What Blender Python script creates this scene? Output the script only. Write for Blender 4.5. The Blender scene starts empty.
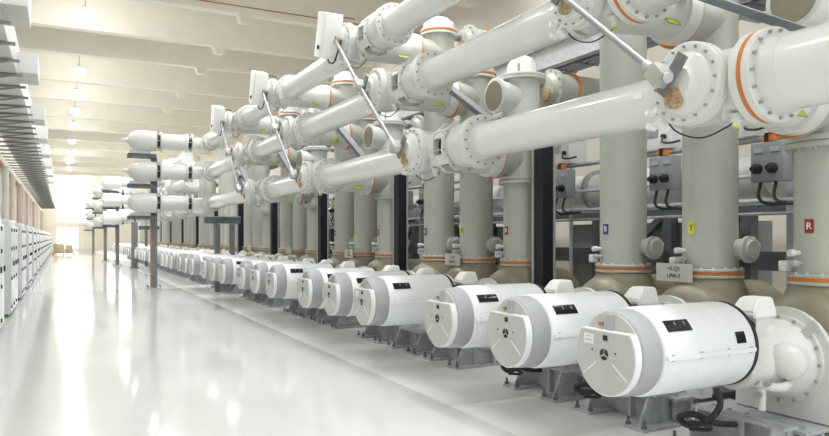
import bpy, bmesh, math, random
from mathutils import Vector, Matrix
random.seed(7)
scn = bpy.context.scene
COL = scn.collection
PI = math.pi
V = Vector

# ------------------------------------------------------------------ materials
def mat(name, col, rough=0.5, metal=0.0, var=0.04, scale=6.0, spec=0.5, bump=0.0, coat=0.0):
    m = bpy.data.materials.new(name); m.use_nodes = True
    nt = m.node_tree; b = nt.nodes['Principled BSDF']
    tc = nt.nodes.new('ShaderNodeTexCoord'); n = nt.nodes.new('ShaderNodeTexNoise')
    n.inputs['Scale'].default_value = scale; n.inputs['Detail'].default_value = 5
    nt.links.new(tc.outputs['Object'], n.inputs['Vector'])
    r = nt.nodes.new('ShaderNodeValToRGB')
    r.color_ramp.elements[0].position = .3; r.color_ramp.elements[1].position = .7
    r.color_ramp.elements[0].color = tuple(c*(1-var) for c in col)+(1,)
    r.color_ramp.elements[1].color = tuple(min(1, c*(1+var)) for c in col)+(1,)
    nt.links.new(n.outputs['Fac'], r.inputs['Fac']); nt.links.new(r.outputs['Color'], b.inputs['Base Color'])
    b.inputs['Roughness'].default_value = rough; b.inputs['Metallic'].default_value = metal
    b.inputs['Specular IOR Level'].default_value = spec
    b.inputs['Coat Weight'].default_value = coat
    if bump:
        bp = nt.nodes.new('ShaderNodeBump'); bp.inputs['Strength'].default_value = bump; bp.inputs['Distance'].default_value = .01
        nt.links.new(n.outputs['Fac'], bp.inputs['Height']); nt.links.new(bp.outputs['Normal'], b.inputs['Normal'])
    return m
def emit(name, col, s):
    m = bpy.data.materials.new(name); m.use_nodes = True
    nt = m.node_tree; b = nt.nodes['Principled BSDF']
    b.inputs['Base Color'].default_value = col+(1,)
    b.inputs['Emission Color'].default_value = col+(1,); b.inputs['Emission Strength'].default_value = s
    return m
M = dict(
 pipe=mat('cream_paint', (.735,.75,.715), .20, var=.015, coat=.35),
 joint=mat('cream_casting', (.665,.68,.645), .30, var=.03),
 column=mat('dimmed_cream_paint', (.425,.435,.38), .34, var=.03),  # columns: the bus cream, darkened in colour for the shade they stand in
 tank=mat('olive_paint', (.245,.222,.15), .42, var=.05),
 drum=mat('white_enamel', (.84,.86,.87), .36, var=.012),
 ring=mat('silver_enamel', (.41,.42,.43), .42, var=.02),
 cover=mat('pale_grey_enamel', (.52,.525,.505), .45, var=.02),
 plastic=mat('white_plastic', (.83,.83,.80), .38, var=.02),
 galv=mat('galvanised_steel', (.43,.445,.46), .48, .3, var=.16, scale=14),
 galv_l=mat('light_galvanised_steel', (.50,.51,.52), .45, .35, var=.12, scale=14),
 steel_d=mat('dark_steel', (.135,.15,.165), .5, .2, var=.15),
 black=mat('black_paint', (.008,.008,.012), .55, var=.1),
 rubber=mat('black_rubber', (.015,.015,.017), .5),
 orange=mat('orange_gasket', (.62,.175,.02), .5, var=.06),
 copper=mat('copper_bar', (.52,.26,.10), .45, .2, var=.12),
 brass=mat('brass', (.42,.36,.22), .4, .6, var=.15, scale=30),
 rupture=mat('brown_disc', (.42,.30,.16), .55, .2, var=.45, scale=40),
 bolt=mat('bolt_steel', (.36,.355,.33), .4, .3),
 glass=mat('black_window', (.012,.013,.015), .12),
 lime=mat('lime_sticker', (.55,.60,.03), .5), red=mat('red_sticker', (.32,.018,.022), .45), blue=mat('blue_sticker', (.03,.035,.17), .45),
 white=mat('white_print', (.85,.85,.83), .5), ink=mat('black_ink', (.02,.02,.02), .6),
 sign=mat('sign_plate', (.55,.55,.49), .5), green=mat('green_sticker', (.30,.36,.05), .5),
 cab=mat('cabinet_enamel', (.64,.67,.69), .32, var=.02), cabw=mat('cabinet_door_enamel', (.74,.75,.75), .3, var=.02),
 ceil=mat('ceiling_paint', (.89,.855,.77), .75, var=.02, scale=1.2),
 beam=mat('beam_paint', (.89,.855,.77), .75, var=.02, scale=1.5),
 wall=mat('wall_paint', (.76,.74,.68), .7, var=.02, scale=1.0),
 wallr=mat('rear_wall_paint', (.74,.70,.62), .7, var=.02, scale=1.0),
 redpipe=mat('rust_red_pipe', (.55,.24,.13), .5, var=.1), rustwall=mat('terracotta_pipe', (.70,.54,.45), .5, var=.08), pinkpipe=mat('pale_terracotta_pipe', (.80,.75,.70), .5, var=.03),
 duct=mat('white_duct', (.82,.82,.82), .45, var=.02), tray=mat('pale_grey_tray', (.62,.62,.57), .5, var=.04),
 yellow=mat('yellow_wrap', (.52,.46,.27), .55, var=.1, scale=3), wood=mat('pallet_wood', (.45,.32,.16), .7, var=.2),
 panel=mat('grey_panel', (.27,.29,.29), .45), cable=mat('cable_black', (.02,.02,.022), .4),
 grate=mat('grating_steel', (.16,.165,.17), .55, .4, var=.2, scale=30),
 bar=mat('bar_steel', (.27,.275,.27), .5, .1),
 post=mat('weathered_steel', (.20,.205,.21), .5, .3, var=.15, scale=12),
 rod=mat('rod_steel', (.30,.305,.315), .38, .2, var=.05),
)
M['lamp'] = emit('lamp_glow', (1, .99, .97), 50)
M['end_glow'] = emit('window_and_wall_glow', (1, .98, .94), 3.4)

def floor_mat(name, c1, c2, r0, r1, scale):
    m = bpy.data.materials.new(name); m.use_nodes = True
    nt = m.node_tree; b = nt.nodes['Principled BSDF']
    tc = nt.nodes.new('ShaderNodeTexCoord')
    mp = nt.nodes.new('ShaderNodeMapping'); mp.inputs['Scale'].default_value = (1, .35, 1)
    n = nt.nodes.new('ShaderNodeTexNoise'); n.inputs['Scale'].default_value = scale; n.inputs['Detail'].default_value = 8
    nt.links.new(tc.outputs['Object'], mp.inputs['Vector']); nt.links.new(mp.outputs['Vector'], n.inputs['Vector'])
    r = nt.nodes.new('ShaderNodeValToRGB')
    r.color_ramp.elements[0].position = .35; r.color_ramp.elements[1].position = .65
    r.color_ramp.elements[0].color = c1+(1,); r.color_ramp.elements[1].color = c2+(1,)
    nt.links.new(n.outputs['Fac'], r.inputs['Fac']); nt.links.new(r.outputs['Color'], b.inputs['Base Color'])
    mr = nt.nodes.new('ShaderNodeMapRange'); mr.inputs['To Min'].default_value = r0; mr.inputs['To Max'].default_value = r1
    nt.links.new(n.outputs['Fac'], mr.inputs['Value']); nt.links.new(mr.outputs['Result'], b.inputs['Roughness'])
    n2 = nt.nodes.new('ShaderNodeTexNoise'); n2.inputs['Scale'].default_value = 3.0; n2.inputs['Detail'].default_value = 2
    nt.links.new(tc.outputs['Object'], n2.inputs['Vector'])
    bp = nt.nodes.new('ShaderNodeBump'); bp.inputs['Strength'].default_value = .025; bp.inputs['Distance'].default_value = .01
    nt.links.new(n2.outputs['Fac'], bp.inputs['Height']); nt.links.new(bp.outputs['Normal'], b.inputs['Normal'])
    return m
M['floor'] = floor_mat('white_epoxy', (.60,.605,.59), (.62,.625,.61), .07, .12, 1.6)
M['floor2'] = floor_mat('grey_epoxy', (.72,.73,.70), (.745,.755,.73), .2, .3, 1.0)

# ------------------------------------------------------------------ mesh builder
def basis(d):
    d = d.normalized()
    a = V((0,0,1)) if abs(d.z) < .9 else V((1,0,0))
    u = d.cross(a).normalized(); w = d.cross(u).normalized()
    return d, u, w
class MB:
    def __init__(s): s.bm = bmesh.new()
    def lathe(s, o, axis, prof, seg=32):
        o = V(o); d, u, w = basis(V(axis)); rings = []
        for t, r in prof:
            c = o + d*t
            if r <= 1e-6: rings.append([s.bm.verts.new(c)])
            else: rings.append([s.bm.verts.new(c + (u*math.cos(2*PI*i/seg) + w*math.sin(2*PI*i/seg))*r) for i in range(seg)])
        for a, b in zip(rings[:-1], rings[1:]):
            for i in range(seg):
                j = (i+1) % seg
                if len(a) == 1 and len(b) == 1: continue
                if len(a) == 1: s.bm.faces.new((a[0], b[j], b[i]))
                elif len(b) == 1: s.bm.faces.new((a[i], a[j], b[0]))
                else: s.bm.faces.new((a[i], a[j], b[j], b[i]))
        if len(rings[0]) > 1: s.bm.faces.new(rings[0][::-1])
        if len(rings[-1]) > 1: s.bm.faces.new(rings[-1])
        return s
    def cyl(s, p0, p1, r0, r1=None, seg=24):
        p0, p1 = V(p0), V(p1)
        return s.lathe(p0, p1-p0, [(0, r0), ((p1-p0).length, r0 if r1 is None else r1)], seg)
    def disc(s, o, axis, r, t, seg=32, bev=.006):
        return s.lathe(o, axis, [(0, r-bev), (bev, r), (t-bev, r), (t, r-bev)], seg)
    def box(s, c, size, rot=None, bev=0):
        c = V(c); hx, hy, hz = [q/2 for q in size]
        vs = [s.bm.verts.new(V((x*hx, y*hy, z*hz))) for x in (-1,1) for y in (-1,1) for z in (-1,1)]
        fs = [s.bm.faces.new([vs[i] for i in f]) for f in ((0,1,3,2),(4,6,7,5),(0,4,5,1),(2,3,7,6),(0,2,6,4),(1,5,7,3))]
        if bev:
            es = list({e for f in fs for e in f.edges})
            r = bmesh.ops.bevel(s.bm, geom=es, offset=bev, segments=2, affect='EDGES', profile=.5)
            vs = list({v for f in r['faces'] for v in f.verts} | {v for v in vs if v.is_valid})
        for v in vs:
            v.co = (rot @ v.co if rot is not None else v.co) + c
        return s
    def bar(s, p0, p1, a, b, up=(0,0,1)):
        p0, p1 = V(p0), V(p1); d = (p1-p0); L = d.length; d.normalize()
        up = V(up)
        if abs(d.dot(up)) > .95: up = V((0,1,0)) if abs(d.y) < .9 else V((1,0,0))
        x = up.cross(d).normalized(); y = d.cross(x).normalized()
        m = Matrix((x, y, d)).transposed()
        return s.box((p0+p1)/2, (a, b, L), m)
    def prism(s, pts, ext):
        ext = V(ext); a = [s.bm.verts.new(V(p)) for p in pts]; b = [s.bm.verts.new(V(p)+ext) for p in pts]
        n = len(a)
        s.bm.faces.new(a[::-1]); s.bm.faces.new(b)
        for i in range(n): s.bm.faces.new((a[i], a[(i+1)%n], b[(i+1)%n], b[i]))
        return s
    def tube(s, pts, r, seg=10, sub=6):
        P = [V(p) for p in pts]
        if len(P) > 2 and sub > 1:
            Q = [P[0]*2-P[1]] + P + [P[-1]*2-P[-2]]; out = []
            for i in range(1, len(Q)-2):
                for k in range(sub):
                    t = k/sub; a, b, c, d = Q[i-1], Q[i], Q[i+1], Q[i+2]
                    out.append(.5*((2*b)+(c-a)*t+(2*a-5*b+4*c-d)*t*t+(3*b-a-3*c+d)*t**3))
            out.append(P[-1]); P = out
        rings = []; u = None
        for i, p in enumerate(P):
            d = (P[min(i+1, len(P)-1)] - P[max(i-1, 0)]).normalized()
            if u is None: u = basis(d)[1]
            u = (u - d*u.dot(d)).normalized(); w = d.cross(u)
            rings.append([s.bm.verts.new(p+(u*math.cos(2*PI*k/seg)+w*math.sin(2*PI*k/seg))*r) for k in range(seg)])
        for a, b in zip(rings[:-1], rings[1:]):
            for k in range(seg): s.bm.faces.new((a[k], a[(k+1)%seg], b[(k+1)%seg], b[k]))
        s.bm.faces.new(rings[0][::-1]); s.bm.faces.new(rings[-1])
        return s
    def bolts(s, o, axis, R, n, r=.014, h=.02, ph=0.0):
        for c in bolt_pts(o, axis, R, n, ph): s.cyl(c, c+V(axis).normalized()*h, r, seg=6)
        return s
    def patch(s, x0, x1, a0, a1, r, zc, n=8, t=.006):
        # a curved plate lying on a drum of radius r whose axis is X (angles measured up from -Y)
        rows = []
        for i in range(n+1):
            a = math.radians(a0+(a1-a0)*i/n); q = []
            for rr in (r+t, r-t*.5):
                for x in (x0, x1): q.append(s.bm.verts.new((x, -math.cos(a)*rr, zc+math.sin(a)*rr)))
            rows.append(q)
        for A, B in zip(rows[:-1], rows[1:]):
            s.bm.faces.new((A[0], A[1], B[1], B[0])); s.bm.faces.new((A[2], B[2], B[3], A[3]))
            s.bm.faces.new((A[0], B[0], B[2], A[2])); s.bm.faces.new((A[1], A[3], B[3], B[1]))
        for Q in (rows[0], rows[-1]): s.bm.faces.new((Q[0], Q[2], Q[3], Q[1]))
        return s
    def build(s, name, m, parent=None, off=(0,0,0)):
        bm = s.bm
        bmesh.ops.recalc_face_normals(bm, faces=bm.faces[:])
        o = V(off)
        for v in bm.verts: v.co -= o
        me = bpy.data.meshes.new(name); bm.to_mesh(me); bm.free()
        me.materials.append(m)
        for p in me.polygons: p.use_smooth = True
        try: me.set_sharp_from_angle(angle=math.radians(34))
        except Exception: pass
        ob = bpy.data.objects.new(name, me); COL.objects.link(ob)
        if parent is not None: ob.parent = parent
        return ob
def bolt_pts(o, axis, R, n, ph=0.0):
    o = V(o); d, u, w = basis(V(axis))
    return [o + (u*math.cos(2*PI*i/n+ph)+w*math.sin(2*PI*i/n+ph))*R for i in range(n)]
BOLT = {}
def bolt_objs(parent, o, axis, R, n, off, r=.012, h=.02, ph=0.0, m='bolt'):
    """every bolt of a flange, each its own small hexagon"""
    key = (tuple(axis), r, h, m)
    for c in bolt_pts(o, axis, R, n, ph):
        if key not in BOLT:
            ob = MB().cyl((0,0,0), V(axis).normalized()*h, r, r*.9, seg=6).build('bolt', M[m])
            BOLT[key] = ob.data
        else:
            ob = bpy.data.objects.new('bolt', BOLT[key]); COL.objects.link(ob)
        ob.parent = parent; ob.location = c - V(off)
def text(body, size, m, parent, loc, rot, name='lettering', ext=.001):
    cu = bpy.data.curves.new('t', 'FONT'); cu.body = body; cu.size = size; cu.extrude = ext
    cu.align_x = 'CENTER'; cu.align_y = 'CENTER'
    t = bpy.data.objects.new('t', cu); COL.objects.link(t)
    dg = bpy.context.evaluated_depsgraph_get()
    me = bpy.data.meshes.new_from_object(t.evaluated_get(dg)); me.name = name
    bpy.data.objects.remove(t); bpy.data.curves.remove(cu)
    me.materials.clear(); me.materials.append(m)
    o = bpy.data.objects.new(name, me); COL.objects.link(o); o.parent = parent
    o.location = loc; o.rotation_euler = rot
    return o
FACE_AISLE = (PI/2, 0, -PI/2)      # text that faces -X
def tag(o, label, cat, group=None, kind=None):
    if label: o['label'] = label
    if cat: o['category'] = cat
    if group: o['group'] = group
    if kind: o['kind'] = kind
    return o
def empty(name, loc):
    o = bpy.data.objects.new(name, None); COL.objects.link(o); o.location = loc; o.empty_display_size = .1
    return o
def struct(o):
    o['kind'] = 'structure'; return o
def copy_tree(o, parent=None):
    c = o.copy(); COL.objects.link(c)
    if parent is not None: c.parent = parent
    for ch in list(KIDS.get(o.name, [])) : copy_tree(ch, c)
    return c
KIDS = {}
def freeze(o):
    """remember the children of a prototype"""
    for ch in o.children:
        KIDS.setdefault(o.name, []).append(ch); freeze(ch)
    return o
ORD = ['first','second','third','fourth','fifth','sixth','seventh','eighth','ninth','tenth','eleventh','twelfth','thirteenth',
       'fourteenth','fifteenth','sixteenth','seventeenth','eighteenth','nineteenth','twentieth']
def ordn(i):
    if i < 20: return ORD[i]
    tens = {2:'twenty', 3:'thirty'}[(i+1)//10]; u = (i+1) % 10
    return (tens+'-'+ORD[u-1]) if u else {2:'twentieth', 3:'thirtieth'}[(i+1)//10]

# ------------------------------------------------------------------ layout
CAMH = 1.7
R0, P, S = 3.66, 4.37, 1.2
NB = 13
ZB = (2.81, 3.84, 4.83)
XB, XC = 4.35, 5.8
ZD = .875
def phY(k, p): return R0 + P*k + S*p

# ------------------------------------------------------------------ room
WL, WR, YE, YB = -2.1, 11.5, 93.0, -4.0
CZ, BZ = 10.3, 8.8
struct(MB().box(((WL+3.47)/2, (YB+YE)/2, -.1), (3.47-WL, YE-YB, .2)).build('floor', M['floor']))
struct(MB().box(((WR+3.47)/2, (YB+YE)/2, -.1), (WR-3.47, YE-YB, .2)).build('floor_equipment', M['floor2']))
struct(MB().box(((WL+WR)/2, (YB+YE)/2, CZ+.1), (WR-WL, YE-YB, .2)).build('ceiling', M['ceil']))
struct(MB().box((WL-.1, (YB+YE)/2, CZ/2), (.2, YE-YB, CZ)).build('wall_left', M['wall']))
struct(MB().box((WR+.1, (YB+YE)/2, CZ/2), (.2, YE-YB, CZ)).build('wall_right', M['wallr']))
struct(MB().box(((WL+WR)/2, YE+.1, CZ/2), (WR-WL, .2, CZ)).build('wall_end', M['wall']))
wn = struct(MB().box((1.3, YE-.03, 6.3), (3.6, .05, 5.4)).build('end_glow_1', M['end_glow']))
wn2 = struct(MB().box((6.4, YE-.03, 6.3), (3.6, .05, 5.4)).build('end_glow_2', M['end_glow']))
wall_glow = struct(MB().box((.6, YE-.03, 1.55), (2.2, .05, 2.5)).build('wall_end_glow', M['end_glow']))  # no pane: glow panel standing in for the brightly lit lower end wall
struct(MB().box((.0, YE-.12, 3.15), (4.2, .22, .5)).build('trim_1', M['pinkpipe']))
struct(MB().box((3.0, YE-.12, 3.6), (.5, .22, 2.2)).build('trim_2', M['pinkpipe']))
dr = struct(MB().box((3.3, YE-.05, 1.15), (1.6, .08, 2.3)).build('door_1', M['wallr']))
MB().box((3.3, YE-.08, 1.2), (1.2, .06, 2.0)).build('door_leaf', M['wall'], dr)

beamY = [1.3, 5.4, 9.5, 13.6, 17.75, 21.84, 25.93, 29.55, 34.9, 39.6, 45.4, 50.7, 56, 61.3, 66.6, 71.9, 77.2, 82.5, 87.8]
for i, y in enumerate(beamY):
    b = MB(); b.box(((WL+WR)/2, y+.17, (BZ+CZ)/2), (WR-WL, .34, CZ-BZ))
    struct(b.build('ceiling_beam', M['beam']))
for i, y in enumerate(beamY[3:14]):
    hb = MB().prism([(4.95,y+.02,BZ+.02),(5.45,y+.02,BZ+.02),(5.34,y+.02,BZ-.26),(5.06,y+.02,BZ-.26)], (0,.32,0)).build('ceiling_corbel', M['beam'])
    struct(hb)
sp = MB()
sp.tube([(-2.1, 21.815, 9.02), (11.5, 21.815, 9.02)], .02, 8, 1)
tag(sp.build('sprinkler_pipe', M['redpipe']), 'thin red sprinkler pipe running across under the nearest ceiling beam', 'pipe')

lampY = [24.2, 32.6, 37.6, 43.0, 48.4, 56.6, 64.5, 72.0, 79.5]
def lamp(x, y, lab, grp):
    t = empty('ceiling_lamp', (x, y, 8.75))
    MB().lathe((0,0,.34), (0,0,-1), [(0,.03),(.04,.09),(.16,.13),(.30,.26),(.315,.262),(.315,.25),(.20,.12)], 20).build('lamp_shade', M['galv_l'], t)
    MB().cyl((0,0,.30), (0,0,1.5), .018, seg=8).build('stem', M['galv_l'], t)
    MB().lathe((0,0,.12), (0,0,-1), [(0,0),(.005,.24),(.12,.255),(.18,.22),(.24,.13),(.26,0)], 20).build('bulb', M['lamp'], t)
    tag(t, lab, 'lamp', grp)
    return t
for i, y in enumerate(lampY):
    lamp(.66, y, f'glowing round ceiling lamp hanging over the white aisle, {ORD[i]} from the front', 'aisle ceiling lamps')
def light(x, y, z, p, sx, sy, col=(.955,.98,1), spread=180):
    ld = bpy.data.lights.new('lamp_and_fill_light', 'AREA'); ld.shape = 'RECTANGLE'; ld.size = sx; ld.size_y = sy
    ld.energy = p; ld.color = col; ld.spread = math.radians(spread)
    o = bpy.data.objects.new('lamp_and_fill_light', ld); COL.objects.link(o); o.location = (x, y, z)
    return o
LP = 120
for i in range(14):
    y = 1.0 + 5.3*i + (1.8 if i > 2 else 0)
    light(.66, y, 8.42, LP*.42, .5, .5)
for i in range(15):
    light(4.7, -1.4+5.3*i, 8.75, LP*.45, 3.4, .15, spread=85)  # added strip with no fixture, set crosswise for the shadows under the drums
    light(4.4, -1.4+5.3*i, 8.45, LP*.85, .15, 5.0, spread=165)  # added strip with no fixture, for the bright streak along the pipes
    light(9.6, -1.4+5.3*i, 8.75, LP*.25, 2.4, .3)  # added row with no fixture, out of view, to light the rear wall
light(1.5, 92.5, 6, 250, 4, 4).rotation_euler = (PI/2, 0, PI)  # added area light at the end wall, aimed down the hall; no lamp there

# ------------------------------------------------------------------ left side: cabinets, pipes, tray gallery
def cabinet():
    off = V((-.97, 0, 0))
    t = empty('control_cabinet', off)
    MB().box((-1.29, 1.2, 1.01), (.62, 2.4, 1.90), bev=.01).build('body', M['cab'], t, off)
    MB().box((-1.29, 1.2, .03), (.56, 2.34, .06)).build('plinth', M['steel_d'], t, off)
    MB().box((-1.25, 1.2, 2.02), (.5, 2.2, .12), bev=.02).build('roof_vent', M['cabw'], t, off)
    for j in range(3):
        y = .4+.8*j
        d = MB().box((-.968, y, 1.01), (.02, .76, 1.84), bev=.006).build('door', M['cabw'], t, off)
        for z in (.22, .82, 1.45, 1.85):
            MB().cyl((-.955, y-.34, z-.035), (-.955, y-.34, z+.035), .02, seg=8).build('hinge', M['ink'], d, off)
        MB().box((-.945, y+.28, 1.12), (.03,.025,.11), bev=.006).build('handle', M['ink'], d, off)
    sd = MB().box((-1.29, -.004, 1.01), (.56, .015, 1.84), bev=.005).build('side_panel', M['cab'], t, off)
    for z in (.25, .85, 1.45, 1.8):
        MB().cyl((-1.53, -.014, z-.03), (-1.53, -.014, z+.03), .018, seg=8).build('hinge', M['ink'], sd, off)
    return t
cp = freeze(cabinet())
for j in range(16):
    c = cp if j == 0 else copy_tree(cp)
    c.location = (-.97, 12.45+P*j, 0)
    tag(c, f'grey three-door control cabinet along the left wall, {ORD[j]} from the front', 'cabinet', 'control cabinets on the left wall')
rl = MB(); rl.box((WL+.08, 47, 4.40), (.12, 90, .13))
tag(rl.build('wall_rail', M['redpipe']), 'long rust-red horizontal rail on the left wall above the cabinets', 'rail')
i = 0
pipes = []
y = 20.0
while y < 84:
    r = .07 if i % 3 else .12
    pb = MB().cyl((WL+.22, y, 0), (WL+.22, y, 4.33), r, seg=12).build('wall_pipe', M['pinkpipe' if i % 2 else 'rustwall'])
    pipes.append((pb, i)); y += (3.4, 1.6, 4.6)[i % 3]; i += 1
for pb, i in pipes:
    tag(pb, ('pale' if i % 2 else 'rust-red')+f' vertical pipe on the left wall behind the cabinets, {ordn(i)} from the front', 'pipe', 'vertical pipes on the left wall')
t = empty('cable_gallery', (-1.25, 3, 4.9))
off = V((-1.25, 3, 4.9))
MB().box((-1.27, 46, 4.97), (.94, 86, .04)).build('tray_panel', M['tray'], t, off)
yy = 3.2; cb = db = None
while yy < 88:
    if cb is None:
        cb = MB().box((-1.39, yy, 4.92), (1.40, .05, .05)).build('cross_bar', M['bar'], t, off)
        db = MB().bar((-2.0, yy+1.25, 4.91), (-.85, yy, 4.91), .035, .035).build('brace_bar', M['bar'], t, off)
    else:
        for q in (cb, db):
            o = q.copy(); COL.objects.link(o); o.location = (0, yy-3.2, 0)
    yy += 1.25
MB().box((-1.0, 46, 5.38), (.36, 86, .78)).build('side_duct', M['duct'], t, off)
tag(t, 'long overhead cable tray gallery with dark lattice bars along the left wall', 'cable tray')
def riser():
    off = V((-.72, 0, 5.1)); t = empty('duct_box', off)
    MB().box((-.64, .6, 5.32), (.38, 1.2, .42), bev=.01).build('box', M['duct'], t, off)
    MB().box((-.64, .6, 5.105), (.36, 1.16, .01)).build('bottom_plate', M['tray'], t, off)
    return t
rp = freeze(riser())
for j, y in enumerate((11.6, 16.3, 22.6, 27.0, 32.2, 37.5, 42.8, 48)):
    c = rp if j == 0 else copy_tree(rp)
    c.location = (-.72, y, 5.1)
    tag(c, f'white box hanging out from the overhead left tray gallery, {ORD[j]} from the front', 'duct box', 'boxes on the overhead gallery')

# yellow stack at the far end
t = empty('pallet', (.1, 74, 0))
MB().box((0,0,.14), (1.9,1.2,.04)).build('deck', M['wood'], t)
for x in (-1, 0, 1): MB().box((x*.87,0,.06), (.15,1.2,.12)).build('bearer', M['wood'], t)
tag(t, 'wooden pallet on the floor at the far end of the aisle', 'pallet')
for j, (x, w, h) in enumerate(((-.35, .95, .85), (.5, .65, .75))):
    t = empty('crate', (.1+x, 74, .16))
    MB().box((0,0,h/2), (w,1.0,h), bev=.03).build('body', M['yellow'], t)
    MB().box((0,0,h+.02), (w*.96,.96,.04), bev=.01).build('lid', M['wood'], t)
    tag(t, ('larger left' if j == 0 else 'smaller right')+' yellow-brown crate on the far pallet', 'crate', 'crates on the far pallet')

# ------------------------------------------------------------------ drum drives
def drum(lod):
    off = V((4.75, 0, .37)); t = empty('drum_drive', off); sg = 48 if lod == 0 else 28
    X0, X1 = 3.63, 4.56
    body = MB().lathe((X0,0,ZD), (1,0,0), [(0,.300),(.012,.318),(.03,.322),(X1-X0-.02,.322),(X1-X0,.318)], sg).build('drum_body', M['drum'], t, off)
    MB().lathe((3.455,0,ZD), (1,0,0), [(0,.290),(.01,.302),(.165,.310),(.18,.302)], sg).build('front_ring', M['ring'], t, off)
    MB().lathe((3.445,0,ZD), (1,0,0), [(0,.285),(.02,.288)], sg).build('front_plate', M['cover'], t, off)
    # end cover: a raised disc with its top cut off flat, pale on its edge
    def cut(r, zc, x):
        a0 = math.asin(zc/r)
        return [(x, r*math.cos(a), ZD+r*math.sin(a)) for a in [PI-a0+(PI+2*a0)*i/44 for i in range(45)]]
    c = MB().prism(cut(.284,.158,3.385), (.02,0,0)).build('end_cover', M['cover'], t, off)
    MB().prism(cut(.294,.166,3.392), (.055,0,0)).build('rim', M['drum'], c, off)
    MB().box((3.435,.0,ZD+.205), (.022,.055,.14)).build('bracket', M['ring'], t, off)
    MB().disc((4.56,0,ZD), (1,0,0), .326, .035, sg).build('rear_band', M['rubber'], t, off)
    # bearing plate and cast dome behind the drum
    XP, YP, ZP = 5.20, -.085, .715
    q = []
    for i in range(17):
        a = PI*i/16; q.append((XP, YP-.41*math.cos(a), ZP+.02+.40*math.sin(a)))
    MB().prism([(XP,YP-.43,.26)] + q + [(XP,YP+.43,.26)], (.05,0,0)).build('bearing_plate', M['joint'], t, off)
    ds = MB().lathe((XP+.005,YP,ZP), (-1,0,0), [(0,.355),(.035,.355),(.04,.32),(.08,.30),(.16,.275),(.24,.24),(.30,.21),(.36,.195),(.62,.19)], sg).build('bearing_dome', M['joint'], t, off)
    MB().box((4.90,-.05,.985), (.20,.20,.18), bev=.01).build('box_base', M['joint'], t, off)
    tb = MB(); z0, z1 = 1.065, 1.225
    lo = [(4.76,-.165),(5.03,-.165),(5.03,.065),(4.76,.065)]; hi = [(4.84,-.14),(5.01,-.145),(5.01,.04),(4.84,.02)]
    vs = [tb.bm.verts.new((x,y,z0)) for x,y in lo]+[tb.bm.verts.new((x,y,z0+.045)) for x,y in lo]+[tb.bm.verts.new((x,y,z1)) for x,y in hi]
    tb.bm.faces.new(vs[0:4]); tb.bm.faces.new(vs[8:12])
    for base in (0, 4):
        for i in range(4): tb.bm.faces.new((vs[base+i], vs[base+(i+1)%4], vs[base+4+(i+1)%4], vs[base+4+i]))
    bmesh.ops.bevel(tb.bm, geom=tb.bm.edges[:], offset=.012, segments=2, affect='EDGES')
    tb.build('terminal_box', M['plastic'], t, off)
    if lod <= 2:
        w = MB().patch(3.71, 3.945, 31.5, 47.5, .322, ZD, 8).build('gauge_window', M['glass'], t, off)
        if lod <= 1:
            for x, a in ((3.80, 42), (3.89, 42)):
                MB().patch(x, x+.006, a-2.4, a+2.4, .326, ZD, 2).build('gauge_pointer', M['galv'], w, off)
    if lod <= 1:
        w2 = MB().patch(4.36, 4.455, 9, 24, .322, ZD, 6).build('sight_glass', M['glass'], t, off)
        se = MB().box(((X0+X1)/2, -.328, ZD-.002), (X1-X0-.03, .022, .030)).build('seam_rail', M['drum'], t, off)
        for x in (3.70, 3.98, 4.26, 4.5):
            for dz in (.02, -.02): MB().box((x,-.33,ZD+dz), (.022,.008,.008)).build('seam_clip', M['galv_l'], se, off)
        for x in (3.95, 4.27): MB().lathe((x,0,ZD), (1,0,0), [(0,.322),(.003,.3245),(.010,.3245),(.013,.322)], sg).build('weld_band', M['drum'], body, off)
        # hub
        h = MB().lathe((3.387,0,ZD), (-1,0,0), [(0,.098),(.004,.096),(.0045,.090),(.002,.088),(.001,0)], 32).build('hub', M['cover'], c, off)
        for j in range(3):
            a0_ = PI/2+2*PI*j/3+.18; n = 6; arc = []
            for i in range(n+1):
                a = a0_+(2*PI/3-.36)*i/n; arc.append((3.3835, .04*math.cos(a), ZD+.04*math.sin(a)))
            am = a0_+(PI/3-.18); arc.append((3.3835, .008*math.cos(am), ZD+.008*math.sin(am)))
            MB().prism(arc, (-.0035,0,0)).build('vent', M['ink'], h, off)
        for a in (math.radians(215), math.radians(-38)):
            MB().bar((3.3835, .10*math.cos(a), ZD+.10*math.sin(a)), (3.3835, .27*math.cos(a), ZD+.27*math.sin(a)), .008, .008, (1,0,0)).build('cover_rib', M['drum'], c, off)
        MB().box((3.382,-.012,ZD+.118), (.008,.04,.036)).build('cover_lock', M['ink'], c, off)
        for yy in (.12,-.11): MB().cyl((3.387,yy,ZD+.02), (3.381,yy,ZD+.02), .007, seg=10).build('cover_screw', M['ink'], c, off)
        MB().box((3.43,.085,ZD+.205), (.03,.03,.03), bev=.005).build('connector', M['brass'], t, off)
        nb = MB()
        nb.bolts((XP-.03,YP,ZP), (-1,0,0), .337, 16, .013, .02) if lod else None
        if lod: nb.build('flange_bolts', M['bolt'], ds, off)
        else:
            nb.bm.free(); bolt_objs(ds, (XP-.03,YP,ZP), (-1,0,0), .337, 16, off, .013, .02)
        MB().lathe((4.98,YP-.20,ZP+.03), (-.75,-.5,.1), [(0,.15),(.06,.14),(.10,.11),(.125,.06),(.13,0)], 24).build('casting_boss', M['joint'], ds, off)
        MB().lathe((5.0,YP+.02,ZP+.20), (-.7,-.1,.6), [(0,.13),(.05,.12),(.09,.09),(.11,.05),(.115,0)], 24).build('casting_boss', M['joint'], ds, off)
        MB().box((5.15,YP-.25,ZP+.25), (.012,.07,.20), Matrix.Rotation(.78,3,'X')).build('data_plate', M['sign'], ds, off)
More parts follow.
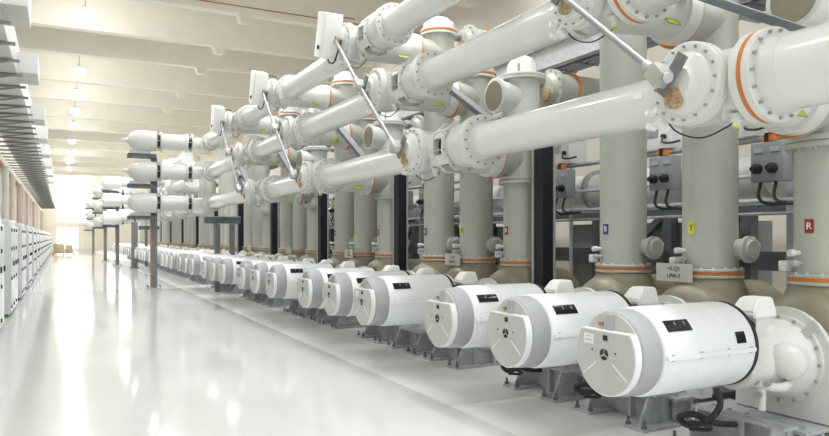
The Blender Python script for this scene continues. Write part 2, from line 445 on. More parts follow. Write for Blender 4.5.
        MB().tube([(4.66,-.10,.62),(4.74,-.26,.57),(4.85,-.33,.56),(4.98,-.30,.58)], .032, 10).build('gas_coupling', M['joint'], t, off)
        MB().cyl((4.74,-.24,.58), (4.74,-.24,.38), .034, .026, 12).build('drain_valve', M['joint'], t, off)
        for (yy, zz) in ((-.22,.60),(-.31,.60),(-.24,.50)): MB().cyl((4.72,yy,zz), (4.67,yy-.01,zz), .024, seg=6).build('valve_nut', M['bolt'], t, off)
        MB().cyl((4.70,-.16,1.02), (4.66,-.19,1.02), .045, seg=20).build('gas_gauge', M['ink'], t, off)
        MB().box((4.34,0,.52), (.12,.14,.08)).build('saddle', M['galv_l'], t, off)
        if lod == 0:
            MB().tube([(4.35,-.15,.57),(4.36,-.17,.44),(4.33,-.08,.31),(4.29,.06,.25),(4.27,.13,.30),(4.31,.02,.34),(4.40,-.09,.29),(4.60,-.12,.26)], .024, 10).build('control_cable', M['rubber'], t, off)
            MB().tube([(4.30,.10,.24),(4.27,.0,.29),(4.33,-.10,.27),(4.38,-.05,.23),(4.3,.06,.22)], .015, 8).build('control_cable', M['rubber'], t, off)
    return t
def base_frame(lod):
    off = V((4.8, 0, 0)); t = empty('base_frame', off)
    b = MB(); b.box((5.10,0,.238), (.44,1.0,.026)); b.box((5.08,0,.015), (.34,1.0,.03)); b.box((5.08,0,.13), (.03,1.0,.21))
    b.build('beam', M['galv'], t, off)
    for y in (-.40, .28):
        MB().prism([(4.54,y,.03),(5.07,y,.03),(5.07,y,.225),(4.80,y,.30),(4.66,y,.30)], (0,.022,0)).build('gusset', M['galv_l' if y > 0 else 'galv'], t, off)
        MB().box((4.70,y+.01,.015), (.46,.24,.03)).build('foot_plate', M['galv'], t, off)
        if lod <= 1:
            for dy in (-.09, .10):
                a = MB(); a.cyl((4.50,y+dy,.02), (4.50,y+dy,.10), .013, seg=8); a.cyl((4.50,y+dy,.03), (4.50,y+dy,.055), .026, seg=6)
                a.build('anchor_bolt', M['steel_d'], t, off)
    MB().box((4.74,-.06,.29), (.16,.82,.02)).build('front_rail', M['galv'], t, off)
    MB().box((4.80,-.06,.15), (.02,.70,.26)).build('front_web', M['galv'], t, off)
    MB().box((4.76,-.08,.15), (.06,.03,.26)).build('stiffener', M['galv_l'], t, off)
    if lod == 0:
        for j in range(6): MB().cyl((4.97,-.42+.16*j,.245), (4.97,-.42+.16*j,.27), .018, seg=6).build('bolt', M['bolt'], t, off)
        for j in range(5): MB().box((4.98,-.44+.2*j,.13), (.16,.014,.19)).build('stiffener', M['galv'], t, off)
    MB().box((5.95,.30,.30), (1.2,.12,.20)).build('cross_member', M['galv'], t, off)
    MB().box((5.95,-.30,.30), (1.2,.12,.20)).build('cross_member', M['galv'], t, off)
    MB().box((6.2,0,.10), (.2,.9,.20)).build('rear_foot', M['galv'], t, off)
    return t
DP = {l: None for l in range(4)}; FP = dict(DP)
n = 0
for k in range(NB):
    for p in range(3):
        lod = 0 if k == 0 else 1 if k <= 2 else 2 if k <= 4 else 3
        if DP[lod] is None: d = DP[lod] = freeze(drum(lod)); fr = FP[lod] = freeze(base_frame(lod))
        else: d = copy_tree(DP[lod]); fr = copy_tree(FP[lod])
        y = phY(k, p)
        d.location = (4.75, y, .37); fr.location = (4.8, y, 0)
        tag(d, f'white drum with grey flat-topped end cover, {ordn(n)} from the right in the long row', 'drum drive', 'white drum drives in the row')
        tag(fr, f'grey steel base frame with gussets under the {ordn(n)} white drum from the right', 'frame', 'steel base frames under the drums')
        if (k, p) in ((0,0), (1,0)):
            lb = MB().box((3.383,.155,ZD+.095), (.005,.10,.072)).build('rating_label', M['white'], d, (4.75,0,.37))
            for z, w in ((.10, .05), (.075, .075)):
                MB().box((3.380,.155,ZD+.012+z), (.002,w,.008)).build('printed_line', M['galv_l'], lb, (4.75,0,.37))
        n += 1

# ------------------------------------------------------------------ columns
def column(lod, p):
    zi = ZB[p]; off = V((XC, 0, .33)); t = empty('breaker_column', off); sg = 40 if lod == 0 else 24
    tk = MB().lathe((5.27,0,.83), (1,0,0), [(0,0),(.015,.16),(.06,.29),(.13,.38),(.22,.425),(1.2,.425),(1.30,.38),(1.38,.25),(1.41,0)], sg).build('tank', M['tank'], t, off)
    MB().lathe((XC,0,1.0), (0,0,1), [(0,.39),(.2,.34),(.31,.29)], sg).build('tank_neck', M['tank'], t, off)
    f = MB(); f.disc((XC,0,1.295), (0,0,1), .315, .03, sg); f.build('base_flange', M['column'], t, off)
    MB().disc((XC,0,1.325), (0,0,1), .308, .032, sg, .003).build('gasket', M['orange'], t, off)
    fl = MB().disc((XC,0,1.357), (0,0,1), .315, .03, sg).build('base_flange', M['column'], t, off)
    ztop = 2.46 if p == 0 else zi+.34
    MB().cyl((XC,0,1.38), (XC,0,ztop), .262, seg=sg).build('tube', M['column'], t, off)
    MB().lathe((XC,0,1.64), (0,0,1), [(0,.262),(.002,.2635),(.008,.2635),(.01,.262)], sg).build('weld_seam', M['column'], t, off)
    if p == 0:
        mf = MB(); mf.disc((XC,0,2.445), (0,0,1), .325, .05, sg); mf.disc((XC,0,2.50), (0,0,1), .325, .05, sg)
        mf = mf.build('middle_flange', M['column'], t, off)
        MB().cyl((XC,0,2.54), (XC,0,zi+.34), .29, seg=sg).build('upper_tube', M['column'], t, off)
    if lod <= 2:
        MB().lathe((XC-.05,0,zi), (-1,0,0), [(0,.25),(.33,.25),(.36,.26),(.365,.295),(.42,.295),(.425,.28)], sg).build('branch', M['column'], t, off)
        MB().disc((5.34,0,zi), (-1,0,0), .300, .03, sg, .003).build('gasket', M['orange'], t, off)
        # top of the column
        tf = MB(); tf.disc((XC,0,zi+.33), (0,0,1), .325, .035, sg); tf.disc((XC,0,zi+.40), (0,0,1), .325, .035, sg)
        tf = tf.build('top_flange', M['joint'], t, off)
        MB().disc((XC,0,zi+.365), (0,0,1), .318, .035, sg, .003).build('gasket', M['orange'], t, off)
        if p == 0:
            MB().cyl((XC,0,zi+.43), (XC,0,3.92), .25, seg=sg).build('riser', M['joint'], t, off)
            nz = MB().lathe((XC-.1,0,3.66), (-1,0,0), [(0,.21),(.32,.21),(.33,.25),(.37,.25),(.375,.24)], sg).build('nozzle', M['joint'], t, off)
            MB().disc((5.335,0,3.66), (-1,0,0), .205, .02, 28).build('nozzle_disc', M['tank'], nz, off)
            rf = MB(); rf.disc((XC,0,3.90), (0,0,1), .34, .035, sg); rf.disc((XC,0,3.94), (0,0,1), .34, .035, sg); rf.build('riser_flange', M['joint'], t, off)
            MB().lathe((XC,0,3.975), (0,0,1), [(0,.22),(.06,.21),(.16,.20),(.25,.15),(.29,.06),(.30,0)], 24).build('cap', M['plastic'], t, off)
            MB().cyl((XC-.2,-.2,3.97), (XC-.2,-.2,4.10), .02, seg=8).build('lifting_lug', M['galv_l'], t, off)
        else:
            MB().lathe((XC,0,zi+.435), (0,0,1), [(0,.28),(.10,.275),(.13,.25),(.14,.20),(.16,.19),(.20,.17),(.21,0)], sg).build('cap', M['joint'], t, off)
    if lod <= 1:
        sn = MB().lathe((XC+.10,-.20,1.58), (0,-1,0), [(0,.10),(.14,.10),(.15,.13),(.19,.13),(.195,.09),(.22,.085)], 24).build('side_nozzle', M['column'], t, off)
        pass
        pts = [(XC+.12+.115*math.cos(PI/3*i+.3), -.40, 1.60+.10*math.sin(PI/3*i+.3)) for i in range(6)]
        MB().prism(pts, (0,.02,0)).build('nozzle_plate', M['joint'], sn, off)
        for z, yy in ((1.565,.09), (1.475,.07)):
            v = MB(); v.cyl((XC-.19,yy,z), (XC-.33,yy+.02,z), .02, seg=12); v.cyl((XC-.30,yy+.02,z), (XC-.35,yy+.03,z), .030, seg=12)
            v.build('valve', M['joint' if z > 1.5 else 'galv'], t, off)
        MB().box((XC-.24,.23,1.45), (.08,.08,.09), bev=.01).build('sensor_box', M['joint'], t, off)
        if lod == 0:
            bolt_objs(fl, (XC,0,1.385), (0,0,1), .292, 16, off, .012, .018, m='joint')
            if p == 0: bolt_objs(mf, (XC,0,2.445), (0,0,-1), .297, 14, off, .015, .025)
        else:
            MB().bolts((XC,0,1.385), (0,0,1), .292, 16, .012, .018).build('flange_bolts', M['joint'], fl, off)
        # phase letter
        m, let, ink = ((M['red'],'R',M['white']), (M['lime'],'Y',M['ink']), (M['blue'],'B',M['white']))[p]
        pl = MB().box((XC-.265,.0,1.79), (.008,.075,.118)).build('phase_plate', m, t, off)
        text(let, .085, ink, pl, V((XC-.2705,0,1.79))-off, FACE_AISLE)
    return t
CPR = {}
n = 0
PHN = ('red R plate', 'lime Y plate', 'blue B plate')
for k in range(NB):
    for p in range(3):
        lod = 0 if k == 0 else 1 if k <= 2 else 2 if k == 3 else 3
        if (lod, p) not in CPR: c = CPR[(lod, p)] = freeze(column(lod, p))
        else: c = copy_tree(CPR[(lod, p)])
        c.location = (XC, phY(k, p)-.10, .33)
        extra = f' with a {PHN[p]}' if lod <= 1 else ''
        tag(c, f'beige upright column{extra} on an olive tank, {ordn(n)} from the right', 'column', 'beige breaker columns')
        n += 1

# sign plates on the column bases
for k in range(5):
    y = phY(k, 1)-.10+.14
    t = empty('sign_plate', (5.45, y, 1.25))
    MB().box((0,0,.095), (.012,.45,.18)).build('plate', M['sign'], t)
    MB().box((.04,-.08,.19), (.02,.03,.10)).build('bracket', M['galv'], t)
    if k < 3:
        text('+5-Q5', .058, M['ink'], t, (-.0075,.0,.13), FACE_AISLE)
        text('LPW-2', .058, M['ink'], t, (-.0075,.0,.06), FACE_AISLE)
    tag(t, f'small cream sign plate at the column bases, {ORD[k]} from the right', 'sign', 'sign plates on the column bases')

# black posts between the bays
for k in range(NB-1):
    y = phY(k+1, 0)-.66
    t = empty('black_post', (5.75, y, 0))
    MB().box((0,0,1.6), (.20,.22,3.2)).build('post', M['black'], t)
    MB().box((-.108,.095,1.6), (.016,.03,3.2)).build('edge_strip', M['galv_l'], t)
    MB().box((.085,-.118,1.6), (.03,.016,3.2)).build('edge_strip', M['galv_l'], t)
    MB().box((0,0,.015), (.36,.36,.03)).build('foot', M['steel_d'], t)
    tag(t, f'tall matt black post standing between column groups, {ORD[k]} from the right', 'post', 'black posts between the bays')

# ------------------------------------------------------------------ buses
def bus(kind, lod, i):
    """one stretch of bus: valve joint at y=0 and the pipe that runs from it towards the viewer"""
    off = V((XB, 0, 0)); t = empty('bus_pipe', off); sg = 40 if lod == 0 else 28
    jb = MB()
    jb.lathe((XB+.80,0,0), (-1,0,0), [(0,.24),(.30,.25),(.55,.262),(.80,.268),(1.02,.268),(1.04,.28),(1.045,.302),(1.095,.302),(1.10,.295)], sg)
    jb.build('joint_body', M['joint'], t, off)
    MB().lathe((XB+.80,0,0), (1,0,0), [(0,.285),(.05,.29),(.14,.29)], sg).build('branch_flange', M['joint'], t, off)
    # cover plate facing the aisle
    x0 = XB-.30
    cv = MB().lathe((x0,0,0), (-1,0,0), [(0,.298),(.045,.298),(.052,.285),(.052,.228),(.060,.222),(.075,.208),(.088,.165),(.110,.125),(.128,.11),(.130,.10),(.130,0)], sg).build('end_cover', M['joint'], t, off)
    ne = MB()
    if kind == 0:
        ne.lathe((XB,.20,0), (0,-1,0), [(0,.262),(.45,.262),(.50,.275),(.53,.29),(.54,.325),(.60,.325)], sg)
        y1 = -.40
    else:
        ne.lathe((XB,.20,0), (0,-1,0), [(0,.262),(.62,.262),(.64,.30),(.68,.30)], sg)
        y1 = -.48
    ne.build('neck', M['joint'], t, off)
    fb = None
    if kind == 0:
        MB().disc((XB,y1,0), (0,-1,0), .323, .034, sg, .003).build('gasket', M['orange'], t, off)
        rp_ = .255 if i < 0 else .201
        nf = MB().lathe((XB,y1-.034,0), (0,-1,0), [(0,.322),(.006,.328),(.055,.328),(.06,.32),(.062,.275 if i < 0 else .225),(.14,rp_+.012),(.19,rp_+.002)], sg).build('flange', M['joint'], t, off)
        fb = (XB, y1-.095, 0); yp = y1-.2
    else:
        # two scalloped flanges with an open gap, tie rods and a second cylinder
        for ya in (-.48, -.71):
            pts = []
            for j in range(8):
                a = 2*PI*j/8+.39
                pts.append((XB+.325*math.cos(a), ya, .325*math.sin(a)))
            MB().prism(pts, (0,-.03,0)).build('clamp_flange', M['joint'], t, off)
        MB().cyl((XB,-.50,0), (XB,-.71,0), .225, seg=sg).build('gap_sleeve', M['rubber'], t, off)
        for a in (150, 215):
            a = math.radians(a)
            MB().box((XB+.29*math.cos(a), -.61, .29*math.sin(a)), (.02,.30,.13), Matrix.Rotation(-a,3,'Y')).build('strap', M['joint'], t, off)
        for j in range(8):
            a = 2*PI*j/8+.2
            MB().cyl((XB+.295*math.cos(a),-.44,.295*math.sin(a)), (XB+.295*math.cos(a),-.78,.295*math.sin(a)), .011, seg=6).build('tie_rod', M['bolt'], t, off)
        MB().lathe((XB,-.74,0), (0,-1,0), [(0,.265),(.32,.265),(.34,.275),(.35,.312),(.41,.312)], sg).build('cylinder', M['joint'], t, off)
        nf = MB().lathe((XB,-1.15,0), (0,-1,0), [(0,.312),(.05,.312),(.055,.305),(.06,.225),(.12,.21),(.16,.203)], sg).build('flange', M['joint'], t, off)
        fb = (XB, -1.208, 0); yp = -1.28
    rp_ = .255 if i < 0 else .201
    MB().lathe((XB,yp,0), (0,-1,0), [(0,rp_),(P+yp-.36,rp_),(P+yp-.33,.262),(P+yp-.27,.262)], sg).build('pipe', M['pipe'], t, off)
    # small fittings
    if lod <= 1:
        if lod == 0:
            bolt_objs(cv, (x0-.05,0,0), (-1,0,0), .265, 16, off, .0115, .02)
            bolt_objs(nf, fb, (0,-1,0), .298 if kind == 0 else .268, 16, off, .013, .022)
        else:
            MB().bolts((x0-.05,0,0), (-1,0,0), .265, 16, .0115, .02).build('cover_bolts', M['bolt'], cv, off)
            MB().bolts(fb, (0,-1,0), .298 if kind == 0 else .268, 16, .013, .022).build('flange_bolts', M['bolt'], nf, off)
        rd = MB().lathe((x0-.105,.04,-.105), (-1,0,0), [(0,.08),(.03,.08),(.035,.07),(.038,0)], 20).build('rupture_disc', M['rupture'], cv, off)
        MB().cyl((x0-.06,-.06,.02), (x0-.125,-.06,.02), .03, seg=14).build('boss', M['joint'], cv, off)
        MB().lathe((XB-.12,-.25,-.24), (0,0,-1), [(0,.05),(.05,.045),(.055,.03),(.09,.028)], 14).build('drain_valve', M['joint'], t, off)
        MB().cyl((XB-.12,-.25,-.325), (XB-.12,-.25,-.345), .022, seg=6).build('valve_nut', M['lime'], t, off)
        MB().box((XB-.15,.40,-.20), (.09,.10,.10), Matrix.Rotation(.6,3,'Y'), bev=.015).build('sensor', M['plastic'], t, off)
        for yy, zz in ((.45,-.14),(.36,-.13),(.44,-.25)): MB().cyl((XB-.18,yy,zz), (XB-.25,yy+.01,zz+.01), .026, seg=10).build('sensor_head', M['plastic'], t, off)
        MB().tube([(XB-.12,.40,-.17),(XB-.10,.28,-.30),(XB-.05,.10,-.36),(XB,-.08,-.30),(XB,-.16,-.25)], .007, 6).build('sensor_wire', M['cable'], t, off)
        MB().box((XB-.197,.60,.03), (.012,.10,.045), Matrix.Rotation(.15,3,'Y')).build('data_plate', M['plastic'], t, off)
        MB().box((XB+.62,-.215,-.16), (.16,.012,.09), Matrix.Rotation(-.65,3,'X')).build('sticker', M['green'], t, off)
    return t
BP = {}
HN = ('lowest', 'middle', 'topmost')
for i in range(3):
    for k in range(0, 9):
        if k in (4, 5): continue
        kind = k % 2
        lod = 0 if (k <= 1 and i < 2) or (i == 2 and k == 1) else 1 if k <= 3 else 2
        key = (kind, lod, k == 0)
        if key not in BP: b = BP[key] = freeze(bus(kind, lod, -1 if k == 0 else i))
        else: b = copy_tree(BP[key])
        b.location = (XB, phY(k, i)-.16, ZB[i])
        kk = k if k < 4 else k-2
        tag(b, f'cream pipe with bolted round joint, {ORD[kk]} from the right on the {HN[i]} bus line', 'pipe', f'{HN[i]} bus pipe sections')

# disconnector drives: box on the topmost joint and one long slanted rod
def drive():
    y2, z2 = phY(0,2)-.16, ZB[2]; y1, z1 = phY(0,1)-.16, ZB[1]; y0, z0 = phY(0,0)-.16, ZB[0]
    off = V((3.9, y2, z2)); t = empty('rod_drive', off)
    xr = 3.84
    R = Matrix.Rotation(.32, 3, 'X')
    bx = MB().box((xr-.06, y2+.06, z2+.08), (.28,.42,.70), R, bev=.012).build('drive_box', M['plastic'], t, off)
    MB().box((xr-.02, y2-.10, z2+.02), (.20,.05,.42), R).build('mounting_plate', M['galv_l'], t, off)
    MB().cyl((xr-.16, y2+.14, z2-.10), (xr-.22, y2+.14, z2-.10), .035, seg=12).build('cable_gland', M['ink'], bx, off)
    MB().tube([(xr-.05,y2+.1,z2-.18),(xr-.06,y2+.06,z2-.33),(xr-.03,y2-.10,z2-.38),(xr,y2-.18,z2-.24),(xr+.05,y2-.22,z2-.05)], .013, 8).build('cable', M['cable'], t, off)
    MB().tube([(xr+.0,y2-.02,z2+.25),(xr+.10,y2-.16,z2+.33),(xr+.25,y2-.28,z2+.29)], .01, 8).build('cable', M['cable'], t, off)
    a, m, c = V((xr-.03,y2-.14,z2-.02)), V((xr-.03,y1+.07,z1+.045)), V((xr-.03,y0+.06,z0+.05))
    for q, (p0, p1) in enumerate(((a, m), (m, c))):
        u = (p1-p0).normalized()
        MB().cyl(p0+u*.06, p1-u*.13, .027, seg=14).build('rod', M['rod'], t, off)
        f = MB(); f.cyl(p1-u*.17, p1-u*.11, .038, seg=12); f.cyl(p1-u*.11, p1-u*.04, .03, seg=12); f.build('coupling', M['galv_l'], t, off)
        g = MB().box(p1, (.13,.13,.14), Matrix.Rotation(-.7,3,'X'), bev=.01).build('gearbox', M['column'], t, off)
        MB().cyl(p1+V((0,-.05,-.02)), p1+V((-.03,-.11,-.045)), .036, seg=14).build('gear_cap', M['galv_l'], g, off)
        MB().box(p1+V((.06,-.06,.0)), (.02,.09,.32), Matrix.Rotation(.7,3,'X')).build('bracket_plate', M['post'], t, off)
    MB().cyl(a, a+V((.10,.03,.0)), .05, seg=12).build('output_shaft', M['brass'], t, off)
    return t
dp = freeze(drive())
for k in range(4):
    d = dp if k == 0 else copy_tree(dp)
    d.location = (3.9, phY(k,2)-.16, ZB[2])
    tag(d, f'white drive box with long slanted grey rod linking three bus joints, {ORD[k]} from the right', 'drive rod', 'slanted drive rods')

# aluminium cable channels between the bus branches
for k in range(5):
    ya, za, yb, zb = phY(k,1)+.02, 4.25, phY(k,0)-.62, 3.16
    off = V((5.05, ya, za)); t = empty('cable_channel', off)
    a, b = V((5.05,ya,za)), V((5.05,yb,zb)); u = (b-a).normalized(); w = V((1,0,0)).cross(u).normalized()
    MB().bar(a, b, .13, .015, w).build('channel_base', M['post'], t, off)
    for s in (-.065, .065): MB().bar(a+V((s,0,0))+w*.03, b+V((s,0,0))+w*.03, .012, .06, w).build('side_rail', M['steel_d'], t, off)
    L = (b-a).length; rg = MB()
    for j in range(1, 9):
        c = a+u*(L*j/9); rg.bar(c+V((-.065,0,0))+w*.05, c+V((.065,0,0))+w*.05, .02, .012, w)
    rg.build('rungs', M['galv'], t, off)
    tag(t, f'slanted grey cable channel behind the bus pipes, {ORD[k]} from the right', 'cable tray', 'slanted cable channels')

# ------------------------------------------------------------------ bus ends turning to the aisle
def termination(L, blunt=False):
    off = V((XB, 0, 0)); t = empty('bus_termination', off)
    el = MB().tube([(XB,-L,0),(XB,-.6,0),(XB,-.34,0),(XB-.10,-.10,0),(XB-.34,0,0),(3.86,0,0)], .20, 24, 5)
    el.build('elbow', M['pipe'], t, off)
    for yy in (-.50, -.56, -1.15, -1.21): MB().disc((XB,yy,0), (0,-1,0), .285, .045, 28).build('flange', M['joint'], t, off)
    MB().lathe((XB,-.60,0), (0,-1,0), [(0,.235),(.5,.235)], 24).build('sleeve', M['joint'], t, off)
    def gap(x, r):
        a = MB(); a.disc((x+.11,0,0), (-1,0,0), r+.06, .05, 28); a.build('flange', M['joint'], t, off)
        a = MB(); a.disc((x-.06,0,0), (-1,0,0), r+.06, .05, 28); a.build('flange', M['joint'], t, off)
        MB().cyl((x+.06,0,0), (x-.06,0,0), r*.82, seg=24).build('gap_sleeve', M['rubber'], t, off)
        tr = MB()
        for c in bolt_pts((x+.06,0,0), (-1,0,0), r+.03, 8): tr.cyl(c, c+V((-.13,0,0)), .012, seg=6)
        tr.build('tie_rods', M['bolt'], t, off)
    gap(3.78, .25)
    MB().lathe((3.68,0,0), (-1,0,0), ([(0,.27),(.03,.275),(.04,.255),(.55,.255),(.63,.27)] if blunt else [(0,.27),(.03,.275),(.04,.255),(.78,.255),(.80,.275),(.83,.27)]), 32).build('cylinder', M['joint'], t, off)
    if not blunt: gap(2.80, .26)
    prof = [(0,.34),(.03,.38),(.05,.385),(.92,.385),(.95,.37),(.955,.20),(1.0,.16),(1.06,.06),(1.2,.03),(1.21,0)] if blunt else [(0,.30),(.03,.315),(.20,.335),(.40,.34),(.55,.325),(.68,.28),(.77,.21),(.82,.13),(.84,.09),(.92,.05),(1.0,.035),(1.01,0)]
    MB().lathe((3.05 if blunt else 2.72,0,0), (-1,0,0), prof, 36).build('blunt_end' if blunt else 'bullet_end', M['plastic' if blunt else 'joint'], t, off)
    MB().box((2.25,0,-.36), (.62,.16,.12)).build('cradle', M['galv_l'], t, off)
    return t
LEV = ('bottom', 'middle', 'top')
for s_, (y, kj) in enumerate(((23.8, 3), (43.2, 8), (52.0, None), (71.0, None))):
    for i in range(3):
        c = termination(1.9 if kj is None else y-(phY(kj,i)-.16)-.24, s_ == 1)
        c.location = (XB, y, ZB[i])
        tag(c, f'pale {"blunt cylindrical" if s_ == 1 else "bullet-shaped"} bus end facing the aisle, {LEV[i]} in the {ORD[s_]} stack from the front', 'bus end', 'bullet-shaped bus ends')
def rack(x, y, z, lab, full=True, w=.19):
    t = empty('support_post', (x, y, 0))
    MB().box((0,0,z/2), (w, w, z)).build('post', M['post'], t)
    MB().box((-w/2-.015,-w/2+.02,z*.30), (.03,.05,z*.60)).build('earth_bar', M['copper'], t)
    MB().box((0,0,.015), (.48,.48,.03)).build('base_plate', M['galv'], t)
    for sx in (-1,1):
        for sy in (-1,1): MB().cyl((sx*.19,sy*.19,.03), (sx*.19,sy*.19,.10), .02, seg=6).build('anchor_bolt', M['steel_d'], t)
    if full:
        for zz in ZB:
            MB().box((-.40,-.20,zz-.48), (.86,.50,.12)).build('bracket', M['steel_d'], t)
            MB().box((-.75,-.20,zz-.45), (.03,.50,.18)).build('bracket_end', M['galv'], t)
    tag(t, lab, 'post', 'posts along the aisle')
rack(2.72, 24.23, 4.35, 'grey steel post with orange earth bar and brackets, nearest post on the white floor')
rack(2.90, 43.75, 4.35, 'grey steel post under the second stack of bullet-ended bus terminations')
rack(2.70, 52.45, 4.35, 'grey steel post under the third stack of bullet-ended bus terminations')
rack(2.64, 71.45, 4.35, 'thin grey post at the far end of the aisle under the last bus ends')
rack(3.44, 39.3, 2.5, 'short grey post with a flat head beside the second stack of bus ends', False, .3)
for q, (y, xs) in enumerate(((21.74, (4.30, 4.75)), (42.0, (4.30, 4.75)))):
    t = empty('support_portal', (4.75, y, 0)); off = V((4.75, y, 0))
    for x in xs: MB().box((x,y,1.05), (.15,.15,2.1)).build('leg', M['post'], t, off)
    MB().box((4.45,y,2.22), (1.1,.2,.2)).build('crossbeam', M['steel_d'], t, off)
    MB().box((4.45,y,2.33), (1.1,.24,.03)).build('top_plate', M['galv'], t, off)
    tag(t, ('nearer' if q == 0 else 'farther')+' grey steel portal with two legs carrying the bus line ends', 'portal', 'steel portals under the bus lines')

# ------------------------------------------------------------------ behind the columns
def rear_rack():
    """one bay of pipe rails, uprights and braces behind the columns (y runs 0..P)"""
    off = V((7.0, 0, 0)); t = empty('pipe_rack', off)
    for z, r, m in ((2.80,.035,'galv'), (2.39,.024,'galv_l'), (2.10,.032,'galv_l'), (1.96,.02,'galv')):
        MB().cyl((7.0,0,z), (7.0,P,z), r, seg=10).build('rail', M[m], t, off)
    for y in (.25, 1.7, 3.15): MB().cyl((7.02,y,0), (7.02,y,2.85), .03, seg=10).build('upright', M['galv_l'], t, off)
    MB().box((7.35,P/2,1.42), (.14,P,.22)).build('beam', M['steel_d'], t, off)
    MB().box((7.35,P/2,2.02), (.12,P,.12)).build('beam', M['steel_d'], t, off)
    for y in (.3, 1.5, 2.9): MB().box((7.35,y,1.0), (.14,.14,2.0)).build('upright', M['steel_d'], t, off)
    for y in (.3, 1.5): MB().bar((7.35,y+.1,2.0), (7.35,y+.75,1.5), .09, .09).build('brace', M['steel_d'], t, off)
    MB().box((7.65,2.0,.95), (.4,3.3,1.9)).build('kiosk', M['panel'], t, off)
    return t
rr = freeze(rear_rack())
for k in range(9):
    c = rr if k == 0 else copy_tree(rr)
    c.location = (7.0, .8+P*k, 0)
    tag(c, f'grey rack of pipe rails and uprights behind the columns, {ORD[k]} bay from the right', 'rack', 'pipe racks behind the columns')
def terminal():
    off = V((6.75, 0, 2.2)); t = empty('connection_box', off)
    MB().box((6.75,0,2.50), (.16,.38,.42), bev=.01).build('housing', M['panel'], t, off)
    for y in (-.08,.1):
        MB().lathe((6.67,y,2.43), (-1,0,0), [(0,.055),(.05,.055),(.06,.035),(.10,.03)], 16).build('plug', M['rubber'], t, off)
        MB().tube([(6.72,y,2.30),(6.66,y-.02,2.12),(6.70,y-.12,2.05),(6.85,y-.2,2.07)], .018, 8).build('cable', M['cable'], t, off)
    for y in (-.1,.09): MB().box((6.665,y,2.63), (.006,.11,.05)).build('label_strip', M['galv_l'], t, off)
    MB().box((6.74,.02,2.76), (.08,.14,.07)).build('lug', M['orange'], t, off)
    MB().box((6.74,.02,2.77), (.09,.05,.09)).build('clamp', M['black'], t, off)
    MB().box((6.90,0,2.39), (.16,.10,.08)).build('bracket', M['galv'], t, off)
    return t
tpz = freeze(terminal()); n = 0
for k in range(4):
    for p in range(3):
        c = tpz if n == 0 else copy_tree(tpz)
        c.location = (6.75, phY(k, p)+(-.1 if p == 1 else .15), 2.2)
        tag(c, f'grey box with two black plugs behind the beige columns, {ORD[n]} from the right', 'junction box', 'grey boxes with black plugs')
        n += 1
def cubicle():
    off = V((7.1, 0, 2.835)); t = empty('relay_box', off)
    MB().box((7.1,0,3.09), (.34,.52,.50), bev=.015).build('housing', M['plastic'], t, off)
    MB().box((6.925,.06,3.14), (.012,.22,.26), bev=.004).build('front_plate', M['galv_l'], t, off)
    MB().box((6.915,.06,3.14), (.012,.05,.04)).build('name_plate', M['white'], t, off)
    MB().cyl((6.93,-.16,3.0), (6.88,-.16,3.0), .03, seg=10).build('gland', M['rubber'], t, off)
    MB().tube([(6.89,-.16,3.0),(6.84,-.20,2.92),(6.88,-.30,2.90),(7.0,-.34,2.93)], .014, 8).build('cable', M['cable'], t, off)
    MB().box((7.1,-.18,3.36), (.12,.10,.05)).build('lifting_eye', M['copper'], t, off)
    return t
cq = freeze(cubicle()); n = 0
for k in range(3):
    for p in range(3):
        c = cq if n == 0 else copy_tree(cq)
        c.location = (7.1, phY(k, p)+.48, 2.835)
        tag(c, f'white relay box on the pipe rails behind the columns, {ORD[n]} from the right', 'relay box', 'white relay boxes behind the columns')
        n += 1
def rear_bus(x, z, r, lab, m):
    off = V((x, 0, z)); t = empty('rear_bus', off)
    MB().cyl((x,-1,z), (x,44,z), r, seg=28).build('pipe', M[m], t, off)
    for k in range(0, 9):
        for p in range(3):
            y = phY(k,p)+.45
            b = MB(); b.disc((x,y,z), (0,1,0), r+.06, .04, 28); b.disc((x,y+.05,z), (0,1,0), r+.06, .04, 28); b.build('flange', M['joint' if p else 'galv'], t, off)
    tag(t, lab, 'pipe', 'rear bus pipes')
rear_bus(7.75, 2.45, .27, 'lowest white horizontal pipe running behind the columns', 'plastic')
rear_bus(7.75, 3.80, .30, 'middle cream horizontal pipe running behind the columns', 'joint')
rear_bus(7.55, 5.00, .30, 'topmost cream horizontal pipe running behind the columns', 'joint')
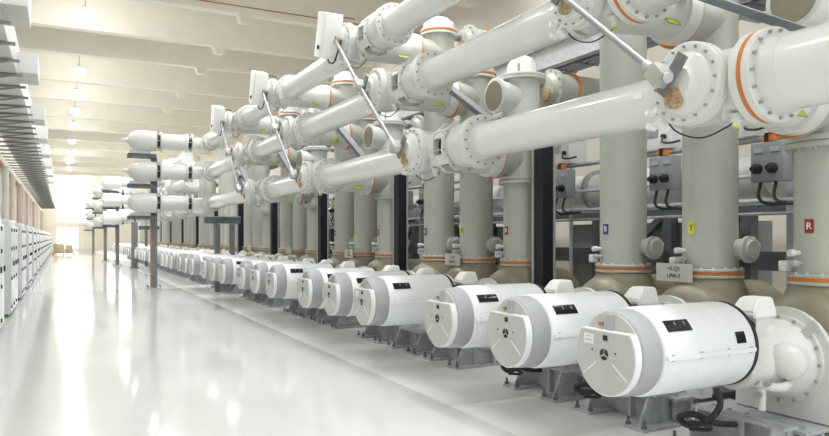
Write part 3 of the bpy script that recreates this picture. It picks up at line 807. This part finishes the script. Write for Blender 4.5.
# rear domed fittings with mechanism on the upper row
def rear_joint():
    off = V((6.7, 0, 0)); t = empty('rear_joint', off)
    MB().lathe((7.5,0,0), (-1,0,0), [(0,.27),(.85,.27),(.88,.32),(.95,.32),(.96,.26),(1.02,.2),(1.04,0)], 32).build('body', M['column'], t, off)
    b = MB(); b.bolts((6.55,0,0), (-1,0,0), .29, 14, .016, .022); b.build('cover_bolts', M['bolt'], t, off)
    MB().lathe((6.47,-.05,-.08), (-1,0,0), [(0,.11),(.03,.11),(.035,.1),(.04,0)], 20).build('rupture_disc', M['rupture'], t, off)
    MB().box((6.40,.08,.12), (.14,.14,.14), Matrix.Rotation(-.7,3,'X'), bev=.01).build('gearbox', M['galv'], t, off)
    MB().disc((6.95,0,0), (-1,0,0), .30, .03, 32).build('gasket', M['orange'], t, off)
    return t
rj = freeze(rear_joint()); n = 0
for k in range(4):
    for p in (0, 2):
        c = rj if n == 0 else copy_tree(rj)
        c.location = (6.7, phY(k,p)+.25, 3.92 if p == 0 else 5.25)
        tag(c, f'round rear joint with brown disc, {ORD[k]} from the right in the {"lower" if p == 0 else "upper"} rear row', 'joint', 'rear joints above the columns')
        n += 1
# upper walkway
off = V((6.9, 20, 4.4)); t = empty('walkway', off)
MB().box((6.82,23,4.54), (.05,44,.34)).build('edge_channel', M['galv_l'], t, off)
MB().box((6.79,23,4.715), (.14,44,.03)).build('edge_flange', M['galv_l'], t, off)
MB().box((6.79,23,4.36), (.14,44,.03)).build('edge_flange', M['galv_l'], t, off)
g = MB()
for j in range(5): g.box((6.90+.12*j,23,4.40), (.03,44,.05))
for j in range(88): g.box((7.15,1.2+.5*j,4.40), (.62,.03,.05))
g.build('grating', M['grate'], t, off)
for j in range(10): MB().box((7.15,1.0+P*j,4.31), (.62,.12,.08)).build('joist', M['galv'], t, off)
for j in range(10): MB().box((7.16,.4+P*j,2.13), (.11,.12,4.26)).build('post', M['galv'], t, off)
tag(t, 'steel walkway with grating floor at upper level behind the columns', 'walkway')

# ------------------------------------------------------------------ world, camera, view
w = bpy.data.worlds.new('world'); scn.world = w; w.use_nodes = True
w.node_tree.nodes['Background'].inputs['Color'].default_value = (.97, .985, 1, 1)
w.node_tree.nodes['Background'].inputs['Strength'].default_value = .85
F = 684.0
cd = bpy.data.cameras.new('camera'); cam = bpy.data.objects.new('camera', cd); COL.objects.link(cam)
cd.sensor_fit = 'HORIZONTAL'; cd.sensor_width = 36; cd.lens = F/829*36
cd.shift_y = 19/829; cd.clip_end = 300; cd.clip_start = .05
cam.location = (0, 0, CAMH); cam.rotation_euler = (PI/2, 0, -math.atan(352.5/F))
scn.camera = cam
vs = scn.view_settings; vs.view_transform = 'Standard'; vs.look = 'None'; vs.gamma = 1; vs.use_curve_mapping = False
vs.exposure = 0.56
scn.cycles.max_bounces = 8; scn.cycles.diffuse_bounces = 5; scn.cycles.glossy_bounces = 4
scn.cycles.sample_clamp_indirect = 8
